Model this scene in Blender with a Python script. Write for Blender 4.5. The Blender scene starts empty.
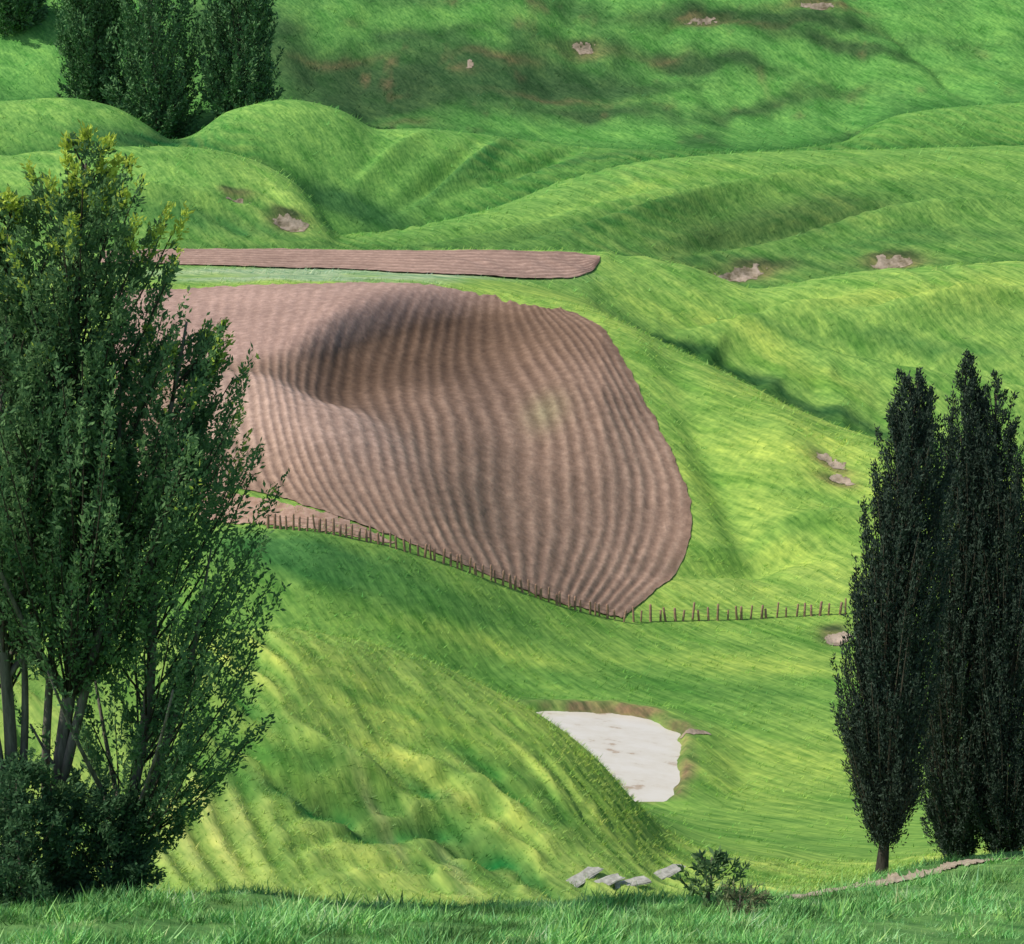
import bpy, bmesh, math
import numpy as np
from mathutils import Vector
rng = np.random.default_rng(7)
R = math.radians
scene = bpy.context.scene
COL = scene.collection
F = 512 / math.tan(R(17.5)); TH = R(12); CT, ST = math.cos(TH), math.sin(TH)

# ------------------------------------------------------------------ helpers
def link(o, parent=None):
    COL.objects.link(o)
    if parent: o.parent = parent
    return o
def tag(o, label=None, cat=None, group=None, kind=None):
    if label: o['label'] = label
    if cat: o['category'] = cat
    if group: o['group'] = group
    if kind: o['kind'] = kind
    return o
def empty(name, loc):
    o = bpy.data.objects.new(name, None); o.location = loc; o.empty_display_size = .3
    return link(o)
def mesh_obj(name, V, Fs, mat, parent=None, col=None, attrs=None, smooth=True):
    V = np.asarray(V, np.float32)
    if not isinstance(Fs, list): Fs = [Fs]
    Fs = [np.asarray(f, np.int32) for f in Fs if len(f)]
    me = bpy.data.meshes.new(name)
    me.vertices.add(len(V)); me.vertices.foreach_set('co', V.ravel())
    nl = sum(f.size for f in Fs); nf = sum(len(f) for f in Fs)
    me.loops.add(nl); me.loops.foreach_set('vertex_index', np.concatenate([f.ravel() for f in Fs]))
    me.polygons.add(nf)
    tot = np.concatenate([np.full(len(f), f.shape[1], np.int32) for f in Fs])
    me.polygons.foreach_set('loop_start', np.concatenate([[0], np.cumsum(tot)[:-1]]).astype(np.int32))
    me.polygons.foreach_set('use_smooth', np.full(nf, smooth))
    me.update(calc_edges=True); me.validate()
    if col is not None:
        a = me.color_attributes.new('Col', 'FLOAT_COLOR', 'POINT')
        c = np.ones((len(V), 4), np.float32); c[:, :3] = col
        a.data.foreach_set('color', c.ravel())
    for k, v in (attrs or {}).items():
        a = me.attributes.new(k, 'FLOAT', 'POINT'); a.data.foreach_set('value', np.asarray(v, np.float32).ravel())
    me.materials.append(mat)
    return link(bpy.data.objects.new(name, me), parent)
def tube(pts, rad, n=7):
    pts = np.asarray(pts, float); rad = np.broadcast_to(rad, len(pts))
    t = np.gradient(pts, axis=0); t /= np.linalg.norm(t, axis=1)[:, None] + 1e-9
    ref = np.array([1., 0, 0]) if abs(t[0][0]) < .8 else np.array([0, 1., 0])
    a = np.cross(t, ref); a /= np.linalg.norm(a, axis=1)[:, None] + 1e-9
    b = np.cross(t, a)
    an = np.arange(n) * 2 * np.pi / n
    V = pts[:, None] + rad[:, None, None] * (a[:, None] * np.cos(an)[None, :, None] + b[:, None] * np.sin(an)[None, :, None])
    m = len(pts); i = np.arange(m - 1)[:, None] * n; j = np.arange(n)[None]; k = (j + 1) % n
    Q = np.stack([i + j, i + k, i + n + k, i + n + j], -1).reshape(-1, 4)
    V = np.concatenate([V.reshape(-1, 3), pts[-1:] + t[-1:] * rad[-1] * .3])
    j = np.arange(n); T = np.stack([(m - 1) * n + j, (m - 1) * n + (j + 1) % n, np.full(n, m * n)], -1)
    return V, Q, T
def join(parts):
    Vs, Qs, Ts, o = [], [], [], 0
    for V, Q, T in parts:
        Vs.append(V); Qs.append(Q + o); Ts.append(T + o); o += len(V)
    return np.concatenate(Vs), [np.concatenate(Qs), np.concatenate(Ts)]
def hsh(i, j, s):
    n = np.sin(i * 127.1 + j * 311.7 + s * 74.7) * 43758.5453
    return n - np.floor(n)
def vn(x, y, s=0):
    i, j = np.floor(x), np.floor(y); fx, fy = x - i, y - j
    fx = fx * fx * (3 - 2 * fx); fy = fy * fy * (3 - 2 * fy)
    a, b, c, d = hsh(i, j, s), hsh(i + 1, j, s), hsh(i, j + 1, s), hsh(i + 1, j + 1, s)
    return (a + (b - a) * fx) * (1 - fy) + (c + (d - c) * fx) * fy
def fbm(x, y, s=0, o=4):
    r, a, t = 0, .5, 0
    for k in range(o):
        r = r + a * vn(x * 2 ** k + 17 * k, y * 2 ** k - 9 * k, s + k); t += a; a *= .5
    return r / t * 2 - 1
def pchip(xk, yk, x):
    xk = np.asarray(xk, float); yk = np.asarray(yk, float)
    h = np.diff(xk); dl = np.diff(yk) / h
    m = np.zeros(len(xk)); m[0], m[-1] = dl[0], dl[-1]
    w1 = 2 * h[1:] + h[:-1]; w2 = h[1:] + 2 * h[:-1]
    ok = dl[:-1] * dl[1:] > 0
    a = np.where(ok, dl[:-1], 1.); b = np.where(ok, dl[1:], 1.)
    m[1:-1] = np.where(ok, (w1 + w2) / (w1 / a + w2 / b), 0)
    x = np.clip(x, xk[0], xk[-1]); i = np.clip(np.searchsorted(xk, x) - 1, 0, len(h) - 1)
    t = (x - xk[i]) / h[i]; H = h[i]
    return ((2*t**3-3*t**2+1)*yk[i] + (t**3-2*t**2+t)*H*m[i] + (-2*t**3+3*t**2)*yk[i+1] + (t**3-t**2)*H*m[i+1])
def sstep(a, b, x):
    t = np.clip((x - a) / (b - a), 0, 1); return t * t * (3 - 2 * t)
def to_world(u, v, d):
    a = (u - 512) / F; b = (472 - v) / F
    s = d / (CT + b * ST)
    return np.stack([a * s, d + 0 * a, s * (-ST + b * CT)], -1)
def inpoly(x, y, P):
    r = np.zeros(x.shape, bool); n = len(P)
    for i in range(n):
        x1, y1 = P[i]; x2, y2 = P[(i + 1) % n]
        if y1 == y2: continue
        r ^= ((y1 > y) != (y2 > y)) & (x < (x2 - x1) * (y - y1) / (y2 - y1) + x1)
    return r
def polydist(x, y, P):
    D = np.full(x.shape, 1e9)
    for i in range(len(P)):
        ax, ay = P[i]; bx, by = P[(i + 1) % len(P)]
        t = np.clip(((x - ax) * (bx - ax) + (y - ay) * (by - ay)) / ((bx - ax) ** 2 + (by - ay) ** 2), 0, 1)
        D = np.minimum(D, np.hypot(x - ax - t * (bx - ax), y - ay - t * (by - ay)))
    return np.where(inpoly(x, y, P), -D, D)

# ------------------------------------------------------------------ materials
def mat_new(name):
    m = bpy.data.materials.new(name); m.use_nodes = True
    nt = m.node_tree; p = nt.nodes['Principled BSDF']
    p.inputs['Roughness'].default_value = .85; p.inputs['Specular IOR Level'].default_value = .1
    return m, nt, p
def N(nt, t, **k):
    n = nt.nodes.new(t)
    for a, b in k.items(): setattr(n, a, b)
    return n
def noise(nt, vec, scale, detail=4, rough=.6):
    n = N(nt, 'ShaderNodeTexNoise'); n.inputs['Scale'].default_value = scale
    n.inputs['Detail'].default_value = detail; n.inputs['Roughness'].default_value = rough
    nt.links.new(vec, n.inputs['Vector']); return n.outputs['Fac']
def ramp(nt, fac, stops):
    r = N(nt, 'ShaderNodeValToRGB')
    while len(r.color_ramp.elements) < len(stops): r.color_ramp.elements.new(.5)
    for e, (p, c) in zip(r.color_ramp.elements, stops): e.position = min(p, 1); e.color = (*c, 1)
    nt.links.new(fac, r.inputs[0]); return r.outputs[0]
def mul(nt, a, b, fac=1.):
    m = N(nt, 'ShaderNodeMix', data_type='RGBA', blend_type='MULTIPLY'); m.inputs[0].default_value = fac
    nt.links.new(a, m.inputs[6]); nt.links.new(b, m.inputs[7]); return m.outputs[2]
def bump(nt, p, h, strength, dist):
    b = N(nt, 'ShaderNodeBump'); b.inputs['Strength'].default_value = strength; b.inputs['Distance'].default_value = dist
    nt.links.new(h, b.inputs['Height']); nt.links.new(b.outputs[0], p.inputs['Normal'])
def mapped(nt, vec, rz, sc):                                  # turn first, then stretch
    if rz:
        m0 = N(nt, 'ShaderNodeMapping'); m0.inputs['Rotation'].default_value = (0, 0, R(rz)); nt.links.new(vec, m0.inputs[0]); vec = m0.outputs[0]
    mp = N(nt, 'ShaderNodeMapping'); mp.inputs['Scale'].default_value = sc
    nt.links.new(vec, mp.inputs[0]); return mp.outputs[0]
def m_ground():
    m, nt, p = mat_new('pasture')
    at = N(nt, 'ShaderNodeAttribute', attribute_name='Col'); g = N(nt, 'ShaderNodeNewGeometry'); pos = g.outputs['Position']
    n1 = noise(nt, mapped(nt, pos, 52, (.34, 2.0, .7)), 1.15, 3, .68); n2 = noise(nt, mapped(nt, pos, 38, (.26, 1.1, .5)), .32, 3, .6); n3 = noise(nt, mapped(nt, pos, -35, (.6, 1.6, 1)), 1.2, 2, .7)
    c = mul(nt, at.outputs['Color'], ramp(nt, n1, [(.3, (.50, .66, .54)), (.5, (1, 1, .95)), (.7, (1.5, 1.36, 1.25))]))
    c = mul(nt, c, ramp(nt, n2, [(.32, (.62, .79, .66)), (.5, (1, 1, 1)), (.68, (1.32, 1.19, 1.12))]))
    c = mul(nt, c, ramp(nt, n3, [(.3, (.82, .88, .84)), (.7, (1.2, 1.15, 1.1))]))
    nt.links.new(c, p.inputs['Base Color']); bump(nt, p, n1, .4, .25)
    return m
def m_leaf(name, trans=.3):
    m, nt, p = mat_new(name)
    at = N(nt, 'ShaderNodeAttribute', attribute_name='Col')
    df = N(nt, 'ShaderNodeBsdfDiffuse'); nt.links.new(at.outputs['Color'], df.inputs[0]); out = df.outputs[0]
    if trans:
        tr = N(nt, 'ShaderNodeBsdfTranslucent'); nt.links.new(at.outputs['Color'], tr.inputs[0])
        mx = N(nt, 'ShaderNodeMixShader'); mx.inputs[0].default_value = trans
        nt.links.new(out, mx.inputs[1]); nt.links.new(tr.outputs[0], mx.inputs[2]); out = mx.outputs[0]
    nt.links.new(out, nt.nodes['Material Output'].inputs[0]); return m
def m_noise(name, c1, c2, scale, bs=.5, bd=.05, rough=.85, stretch=(1, 1, 1)):
    m, nt, p = mat_new(name); g = N(nt, 'ShaderNodeNewGeometry'); n = noise(nt, mapped(nt, g.outputs['Position'], 0, stretch), scale, 4, .65)
    nt.links.new(ramp(nt, n, [(.32, c1), (.68, c2)]), p.inputs['Base Color']); bump(nt, p, n, bs, bd)
    p.inputs['Roughness'].default_value = rough; return m
def m_soil():
    m, nt, p = mat_new('ploughed_soil'); g = N(nt, 'ShaderNodeNewGeometry')
    at = N(nt, 'ShaderNodeAttribute', attribute_name='furrow'); co = N(nt, 'ShaderNodeAttribute', attribute_name='Col')
    n1 = noise(nt, g.outputs['Position'], 1.3, 5, .75); n2 = noise(nt, g.outputs['Position'], .1, 3)
    ad = N(nt, 'ShaderNodeMath', operation='MULTIPLY_ADD'); nt.links.new(n1, ad.inputs[0]); ad.inputs[1].default_value = .9
    nt.links.new(at.outputs['Fac'], ad.inputs[2])
    c = ramp(nt, ad.outputs[0], [(.35, (.46, .42, .40)), (.78, (.95, .93, .92)), (1.0, (1.35, 1.35, 1.35))])
    c = mul(nt, co.outputs['Color'], c)
    c = mul(nt, c, ramp(nt, n2, [(.3, (.85, .83, .82)), (.7, (1.15, 1.13, 1.12))]))
    nt.links.new(c, p.inputs['Base Color']); bump(nt, p, n1, .6, .2); return m
M_G = m_ground(); M_GRASS = m_leaf('grass_blades', 0); M_LEAF = m_leaf('leaves', .35); M_DARK = m_leaf('dark_leaves', 0)
M_SOIL = m_soil()
M_BARK = m_noise('bark', (.08, .073, .06), (.25, .23, .19), 3, .8, .05, stretch=(3, 3, .6))
M_BARKD = m_noise('dark_bark', (.03, .026, .022), (.09, .08, .065), 4, .8, .04, stretch=(3, 3, .6))
M_CLAY = m_noise('bare_clay', (.16, .13, .075), (.55, .43, .34), .7, .8, .25)
M_EARTH = m_noise('earth_bank', (.32, .19, .13), (.54, .36, .27), 1.4, .5, .1)
M_TRACK = m_noise('sandy_track', (.34, .27, .19), (.56, .46, .36), 2.5, .5, .06)
M_POST = m_noise('weathered_post', (.24, .13, .09), (.46, .29, .21), 4, .5, .02, stretch=(3, 3, 1))
M_WIRE = m_noise('rusty_wire', (.12, .1, .09), (.2, .17, .15), 5, .1, .005, .5)
M_STONE = m_noise('pale_stone', (.30, .29, .25), (.58, .56, .50), 5, .6, .03)

# ------------------------------------------------------------------ terrain: successive contour lines, near to far (bearing, elevation, range)
def C(*k):
    return np.array(k, float)
CUR = [
 C((-400,1741,1.5),(1424,1741,1.5)),
 C((-400,962,19),(512,962,19),(1424,958,21)),
 C((-400,900,27),(0,899,27),(150,895,27.5),(300,901,28),(450,907,28),(560,907,29),(700,900,31),(800,893,34),(880,878,38),(940,864,40),(1024,854,41),(1424,838,42)),
 C((-400,912,46),(300,914,46),(560,918,46),(700,908,46),(800,900,49),(880,884,52),(1024,862,54),(1424,845,54)),
 C((-400,640,62),(0,632,62),(230,627,62),(280,627,62),(340,635,63),(400,652,64),(460,676,64),(520,703,63.5),(560,730,63),(600,766,63),(640,812,63.5),(670,838,64),(700,852,64),(760,862,64),(830,866,65),(1024,847,64),(1424,830,62)),
 C((-400,670,85),(300,668,85),(400,694,85),(500,748,85),(560,790,85),(600,803,85),(700,803,85),(800,800,85),(1024,792,85),(1424,780,85)),
 C((-400,640,101),(230,636,101),(300,642,101),(400,666,101),(500,702,101),(560,709,101),(700,709,101),(800,712,101),(1024,716,101),(1424,716,101)),
 C((-400,545,112),(0,541,112),(230,538,112),(300,534,112),(380,548,113),(450,568,114),(520,592,116),(580,612,117.5),(612,622,118),(650,626,119),(750,624,121),(850,618,122),(1024,608,123),(1424,600,124)),
 C((-400,300,190),(0,284,190),(200,279,190),(330,277,190),(420,281,190),(480,288,190),(530,295,188),(580,304,185),(620,319,182),(660,340,178),(700,360,172),(760,391,165),(800,410,160),(860,434,153),(920,452,148),(1024,470,145),(1424,480,140)),
 C((-400,285,200),(0,274,200),(400,274,200),(580,298,200),(620,326,197),(660,358,194),(700,386,190),(760,420,185),(800,441,181),(860,466,176),(1024,502,172),(1424,504,170)),
 C((-400,250,225),(200,249,225),(400,249,225),(560,252,225),(600,254,225),(640,258,225),(680,265,224),(725,281,222),(755,290,220),(820,279,221),(880,270,222),(1024,262,223),(1424,255,224)),
 C((-400,260,245),(200,258,245),(560,259,245),(640,270,245),(680,280,245),(730,298,245),(820,299,245),(880,290,245),(1024,280,245),(1424,275,245)),
 C((-400,160,275),(0,155,275),(100,146,275),(200,149,275),(245,158,275),(285,177,273),(310,198,271),(326,220,269),(340,236,268),(380,234,270),(430,224,275),(500,205,282),(560,182,290),(640,163,296),(740,153,300),(840,150,302),(1024,145,304),(1424,140,304)),
 C((-400,198,300),(0,194,300),(100,186,300),(200,194,300),(260,212,300),(300,234,299),(330,252,298),(380,256,298),(430,250,300),(500,230,304),(560,206,310),(640,182,314),(740,168,318),(840,165,320),(1024,160,322),(1424,158,322)),
 C((-400,104,335),(0,100,335),(60,97,335),(110,105,335),(150,127,334),(172,141,333),(188,138,333),(230,112,335),(290,101,337),(340,110,338),(380,129,338),(420,128,338),(520,138,338),(600,149,338),(720,151,338),(840,143,340),(870,126,341),(900,114,342),(960,106,344),(1024,102,345),(1424,95,345)),
 C((-400,130,358),(0,125,358),(60,122,358),(110,130,358),(150,150,358),(180,162,358),(230,137,358),(290,126,359),(340,134,360),(380,148,360),(420,147,360),(520,152,360),(600,155,360),(720,153,362),(840,155,364),(900,132,366),(1024,120,368),(1424,114,368)),
 C((-400,-60,450),(1424,-70,450)),
 C((-400,-180,650),(1424,-190,650)),
 C((-400,-190,1500),(1424,-200,1500)),
]
ucols = np.concatenate([np.linspace(-1300, -306, 22), np.arange(-300, 1324, 3.2), np.linspace(1330, 2324, 22)])
NB = [30, 50, 14, 140, 20, 56, 70, 150, 14, 50, 12, 70, 14, 50, 14, 90, 30, 14]
nu = len(ucols)
cv = np.array([pchip(c[:, 0], c[:, 1], ucols) for c in CUR]); cd = np.array([pchip(c[:, 0], c[:, 2], ucols) for c in CUR])
ker = np.exp(-np.linspace(-2, 2, 9) ** 2); ker /= ker.sum()
def sm(a):
    return np.convolve(np.pad(a, 4, mode='edge'), ker, 'valid')
cv = np.array([sm(r) for r in cv]); cd = np.array([sm(r) for r in cd])
rows_k = np.concatenate([np.linspace(k, k + 1, n, endpoint=False) for k, n in enumerate(NB)] + [[len(NB)]])
RS = np.concatenate([[0], np.cumsum(NB)])          # first mesh row of each contour line
nr = len(rows_k)
D = np.empty((nr, nu)); Vv = np.empty((nr, nu))
for j in range(nu):
    D[:, j] = np.interp(rows_k, np.arange(len(CUR)), cd[:, j]); Vv[:, j] = pchip(cd[:, j], cv[:, j], D[:, j])
U = np.broadcast_to(ucols, (nr, nu)).copy()
W = to_world(U, Vv, D); X, Y, Z = W[..., 0].copy(), W[..., 1].copy(), W[..., 2].copy()
K = np.broadcast_to(rows_k[:, None], (nr, nu))
def gb(u, v, ru, rv, ang=0, rv2=None):
    c, s = math.cos(R(ang)), math.sin(R(ang)); du, dv = U - u, Vv - v
    q = -du * s + dv * c
    return np.exp(-(((du * c + dv * s) / ru) ** 2 + (q / (rv if rv2 is None else np.where(q < 0, rv, rv2))) ** 2))
def band(a, b, soft=.12): return np.clip((K - a) / soft, 0, 1) * np.clip((b - K) / soft, 0, 1)
# relief
rel = fbm(X / 14, Y / 14, 3) * .45
Z += rel * band(2.4, 4.6, .5) + rel * band(7.1, 11, .3) * .7
Z += fbm(X / 26, Y / 26, 5) * .5 * band(11.2, 15.8, .5)
gul = np.abs(fbm(X / 40 + Y / 130, Y / 70, 9, 4))
Z += -(1 - np.clip(gul / .35, 0, 1)) ** 1.5 * 4.0 * band(15.1, 17.5, .4) + fbm(X / 22, Y / 22, 12) * 2.2 * band(15.1, 18, .4) + fbm(X / 8, Y / 8, 13) * .6 * band(15.1, 17, .4)
# curved crest, hollow and lower lobe of the ploughed hill
fz = band(7.02, 7.98, .1)
def lip(uu):            # crest line running from the centre left up to the top centre
    return pchip([200, 290, 325, 370, 420, 480, 560], [382, 360, 345, 326, 312, 304, 306], uu)
def fold(uu, vv, up, dn, flat=8):
    q = vv - lip(uu); along = sstep(260, 350, uu) * (1 - sstep(450, 640, uu))
    return along * np.where(q < 0, np.exp(-(q / up) ** 2), np.exp(-(np.maximum(q - flat, 0) / dn) ** 2))
def lobe(uu, vv, up=28):
    q = vv - pchip([180, 260, 330, 390, 440], [404, 410, 424, 450, 482], uu)
    return sstep(150, 220, uu) * (1 - sstep(310, 460, uu)) * np.where(q < 0, np.exp(-(q / up) ** 2), np.exp(-(q / 46) ** 2))
q_ = Vv - lip(U)
Z += fz * (-2.7 * fold(U, Vv, 17, 64, 16) + 1.1 * sstep(260, 340, U) * (1 - sstep(450, 560, U)) * np.exp(-((q_ + 15) / 16) ** 2)
           + 1.9 * lobe(U, Vv) + 1.2 * gb(585, 420, 44, 80, -20) - .35 * gb(500, 505, 40, 60, 10) + .5 * gb(430, 505, 60, 30, 15))
# right hand slope folds
Z += band(7.05, 7.95, .15) * (-1.4 * gb(715, 470, 20, 110, -24) + 1.2 * gb(785, 450, 34, 60, -20) - 1.2 * gb(745, 560, 90, 10, -8) + .8 * gb(650, 360, 22, 60, -30) + .7 * gb(830, 520, 60, 8, -6))
Z += band(9.1, 9.95, .2) * (2.6 * gb(770, 324, 80, 7, -12, 20) - 1.6 * gb(880, 350, 130, 8, 12) + 2.4 * gb(950, 305, 90, 5, -10, 16) - 1.3 * gb(800, 300, 60, 6, -14))
Z += band(8.2, 9.6, .2) * sstep(620, 680, U) * (1 - np.abs(fbm(X / 7, Y / 9, 14, 3)) * 2.5).clip(0, 1) * .9
Z += band(11.1, 11.97, .15) * (2.6 * gb(690, 205, 120, 4, -14, 12) - 2.4 * gb(790, 228, 110, 8, -10) + 2.4 * gb(900, 215, 110, 4, -8, 12) - 1.6 * gb(520, 225, 90, 5, -10) - 1.2 * gb(225, 216, 40, 8, 24) + 1.8 * gb(120, 190, 90, 6, 4, 16) + 1.8 * gb(560, 218, 110, 4, -12, 9))
Z += band(13.2, 13.97, .15) * (-2.6 * gb(440, 172, 46, 8, -40) + 2.4 * gb(390, 160, 40, 6, -40, 12) - 1.8 * gb(530, 165, 60, 5, -20) + 2.0 * gb(480, 160, 50, 4, -35, 9))
# grooves and terracettes of the lower hillside
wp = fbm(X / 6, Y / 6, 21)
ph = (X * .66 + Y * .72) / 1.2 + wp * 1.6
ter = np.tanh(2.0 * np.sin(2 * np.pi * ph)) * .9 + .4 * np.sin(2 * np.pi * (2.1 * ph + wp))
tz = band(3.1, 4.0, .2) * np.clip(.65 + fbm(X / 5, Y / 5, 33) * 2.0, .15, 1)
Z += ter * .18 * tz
rib = np.sin(2 * np.pi * ((X * .88 + Y * .47) / .95 + wp * .5)); rz = band(3.1, 3.85, .15) * (np.exp(-((U - 205) / 85) ** 2 - ((Vv - 830) / 75) ** 2))
Z += rib * .16 * rz
cr = np.sin(2 * np.pi * ((X * .62 - Y * .78) / 1.8 + wp * 1.4)); cz = band(3.1, 3.9, .2) * np.exp(-((U - 400) / 130) ** 2 - ((Vv - 825) / 60) ** 2)
Z += cr * .18 * cz
Z += band(3.1, 3.95, .2) * (-.9 * gb(330, 800, 70, 12, 30) - .8 * gb(460, 840, 80, 12, 28) + .7 * gb(360, 770, 70, 9, 35) + .5 * gb(470, 790, 80, 8, 30))
ph2 = (X * .5 + Z * 1.0 + Y * .2) / 2.6 + fbm(X / 14, Y / 14, 24) * 1.5
w2 = band(9.2, 14, .3) * np.clip(.4 + fbm(X / 20, Y / 20, 35) * 1.4, 0, 1)
Z += np.sin(2 * np.pi * ph2) * .22 * w2
Z += fbm(X / 2.2, Y / 2.2, 41) * .22 * band(.5, 2.3, .4)
# slips: little eroded hollows under a lip
SCARS = [(291,221,18,7,10,11,12), (742,271,28,7,-6,11,12), (892,260,26,5,-4,11,12), (586,33,13,5,0,15,16), (832,464,20,5,12,7,8), (838,480,16,4,5,7,8), (838,638,14,6,0,6,7), (236,197,13,3.5,14,11,12), (700,20,18,3,-4,15,16), (815,9,20,3,4,15,16)]
for u, v, ru, rv, an, ka, kb in SCARS:
    Z -= band(ka, kb, .01) * (1.1 if ka > 10 else .4) * gb(u, v, ru * 1.15, rv * .5, an, rv * 1.6)

# ------------------------------------------------------------------ pond bed
PZ = -37.0
def on_plane(u, v, z):
    a = (u - 512) / F; b = (472 - v) / F; s = z / (-ST + b * CT); return (a * s, s * (CT + b * ST))
pond_px = [(515,712),(560,712),(612,713),(652,720),(682,736),(678,752),(680,775),(674,800),(650,807),(620,806),(570,800),(530,760)]
PP = [on_plane(u, v, PZ) for u, v in pond_px]
sel = (K > 4.3) & (K < 6.9) & (U > 430) & (U < 800)
xs, ys = X[sel], Y[sel]
sd = polydist(xs, ys, PP) + fbm(xs / 1.1, ys / 1.1, 51) * .32
SD = np.full(X.shape, 99.); SD[sel] = sd
zz = Z[sel]
w = np.clip(1 - (sd - .3) / 4, 0, 1); w = w * w * (3 - 2 * w)
tgt = PZ + np.minimum(sd * 1.2, .55)
Z[sel] = np.where(sd < 0, PZ + np.maximum(sd * .9, -1.2), zz * (1 - w) + np.maximum(tgt, np.minimum(zz, PZ + .7)) * w)

# ------------------------------------------------------------------ field outlines
sk = np.array([0, .2, .4, .6, .8, 1.])
FT = (np.array([110, 228, 345, 445, 520, 572.]), np.array([291, 287, 284, 289, 299, 308.]))
FB = (np.array([120, 258, 368, 470, 556, 622.]), np.array([478, 494, 528, 568, 602, 619.]))
FBU = np.array([0, -18, -46, -30, 34, 88.])
def field_uv(s, t):
    tu, tv = pchip(sk, FT[0], s), pchip(sk, FT[1], s); bu, bv = pchip(sk, FB[0], s), pchip(sk, FB[1], s)
    sh = pchip([0, .03, .09, .176, .28, .394, .522, .62, .70, .80, .89, .955, 1], [0, .19, .35, .48, .62, .77, .92, .985, .96, .80, .52, .24, 0.], t)
    sh = sh * s ** 3 + 4 * t * (1 - t) * (1 - s ** 3)
    return tu + (bu - tu) * t + pchip(sk, FBU, s) * sh, tv + (bv - tv) * t
def inset(e):
    pts = [field_uv(np.array([s]), np.array([e])) for s in np.linspace(e, 1 - e, 20)] + [field_uv(np.array([1 - e]), np.array([t])) for t in np.linspace(e, 1 - e, 30)] \
        + [field_uv(np.array([s]), np.array([1 - e])) for s in np.linspace(1 - e, e, 20)]
    return [(float(a[0]), float(b[0])) for a, b in pts]
in_field = inpoly(U, Vv, inset(.0)) & (K > 7) & (K < 8)
sink = inpoly(U, Vv, inset(.025)) & (K > 7) & (K < 8)
SU = [100, 300, 480, 540, 575, 592, 600]
st_lo = lambda u: pchip(SU, [265, 268.5, 276.5, 279, 277, 271, 263.], u); st_hi = lambda u: pchip(SU, [250.6, 250.6, 251.6, 253.2, 254.5, 256, 259.], u)
in_strip = (K > 9) & (K < 10) & (U > 100) & (U < 600) & (Vv < st_lo(U.ravel()).reshape(U.shape)) & (Vv > st_hi(U.ravel()).reshape(U.shape))
Zt = Z.copy(); Zt[sink] -= .5

# ------------------------------------------------------------------ surface lookups
def bil(A, r, c):
    r0 = np.clip(np.floor(r).astype(int), 0, nr - 2); c0 = np.clip(np.floor(c).astype(int), 0, nu - 2)
    fr, fc = r - r0, c - c0
    return (A[r0, c0] * (1 - fr) + A[r0 + 1, c0] * fr) * (1 - fc) + (A[r0, c0 + 1] * (1 - fr) + A[r0 + 1, c0 + 1] * fr) * fc
def find(u, v, ka, kb):
    u = np.atleast_1d(np.asarray(u, float)); v = np.atleast_1d(np.asarray(v, float))
    c = np.interp(u, ucols, np.arange(nu)); lo = np.full(u.shape, float(RS[ka])); hi = np.full(u.shape, float(RS[kb]))
    for _ in range(22):
        m = (lo + hi) / 2; big = bil(Vv, m, c) > v
        lo = np.where(big, m, lo); hi = np.where(big, hi, m)
    return (lo + hi) / 2, c
def ground(u, v, ka, kb):
    r, c = find(u, v, ka, kb); return np.stack([bil(X, r, c), bil(Y, r, c), bil(Z, r, c)], -1)

# ------------------------------------------------------------------ pasture colour
kk = np.array([0, 2.1, 2.6, 3.2, 3.95, 4.2, 5.9, 6.3, 7.0, 7.1, 8.9, 9.2, 10, 10.6, 11.3, 12.1, 12.9, 14.1, 14.9, 18])
cc = np.array([(.12,.25,.08),(.12,.25,.08),(.23,.36,.085),(.265,.385,.10),(.245,.38,.09),(.175,.335,.075),(.175,.335,.075),(.165,.32,.07),(.195,.345,.075),(.255,.40,.088),(.255,.395,.088),(.185,.345,.082),(.235,.40,.095),(.16,.31,.078),(.16,.31,.078),(.17,.35,.082),(.16,.345,.082),(.155,.335,.082),(.125,.32,.08),(.125,.315,.08)])
Cc = np.stack([np.interp(K, kk, cc[:, i]) for i in range(3)], -1)
wu, wv = fbm(X / 9, Y / 9, 61) * 22, fbm(X / 9, Y / 9, 62) * 10
U0, V0 = U, Vv
def blob(u, v, ru, rv, col, st, ka, kb, ang=0, gain=1.5):
    global U, Vv, Cc
    U, Vv = U0 + wu, V0 + wv
    w = (np.minimum(gb(u, v, ru, rv, ang) * gain, 1) * st * band(ka, kb, .03))[..., None]
    U, Vv = U0, V0
    Cc = Cc * (1 - w) + np.array(col) * w
deep = (.045, .145, .045); olive = (.085, .165, .05); lime = (.315, .44, .095)  # dark greens also paint shadow into the hollows and gullies
blob(310, 562, 110, 24, (.045, .155, .048), .9, 6, 7.05, 10); blob(440, 602, 100, 16, (.08, .215, .052), .75, 6, 7.05, 18)
blob(560, 680, 120, 12, (.095, .235, .052), .5, 6, 7, 5); blob(720, 690, 80, 7, (.085, .215, .048), .5, 5.8, 7)
blob(800, 770, 110, 40, lime, .5, 4.2, 6.5); blob(770, 660, 120, 10, lime, .5, 6, 7); blob(480, 645, 90, 8, lime, .5, 6, 7, 16)
blob(330, 805, 90, 15, (.055, .18, .05), .85, 3, 4, 27); blob(300, 750, 50, 9, (.09, .235, .055), .65, 3, 4, 20); blob(520, 800, 90, 11, (.09, .235, .055), .6, 3, 4, 30)
blob(465, 845, 100, 14, (.06, .185, .05), .8, 3, 4, 24); blob(200, 830, 60, 50, (.34, .41, .13), .6, 3, 4); blob(420, 720, 90, 16, lime, .65, 3, 4, 22); blob(372, 815, 50, 5, (.36, .36, .17), .5, 3, 4, 62); blob(560, 750, 90, 16, lime, .6, 3, 4, 32); blob(600, 820, 60, 20, lime, .5, 3, 4, 40)
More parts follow.
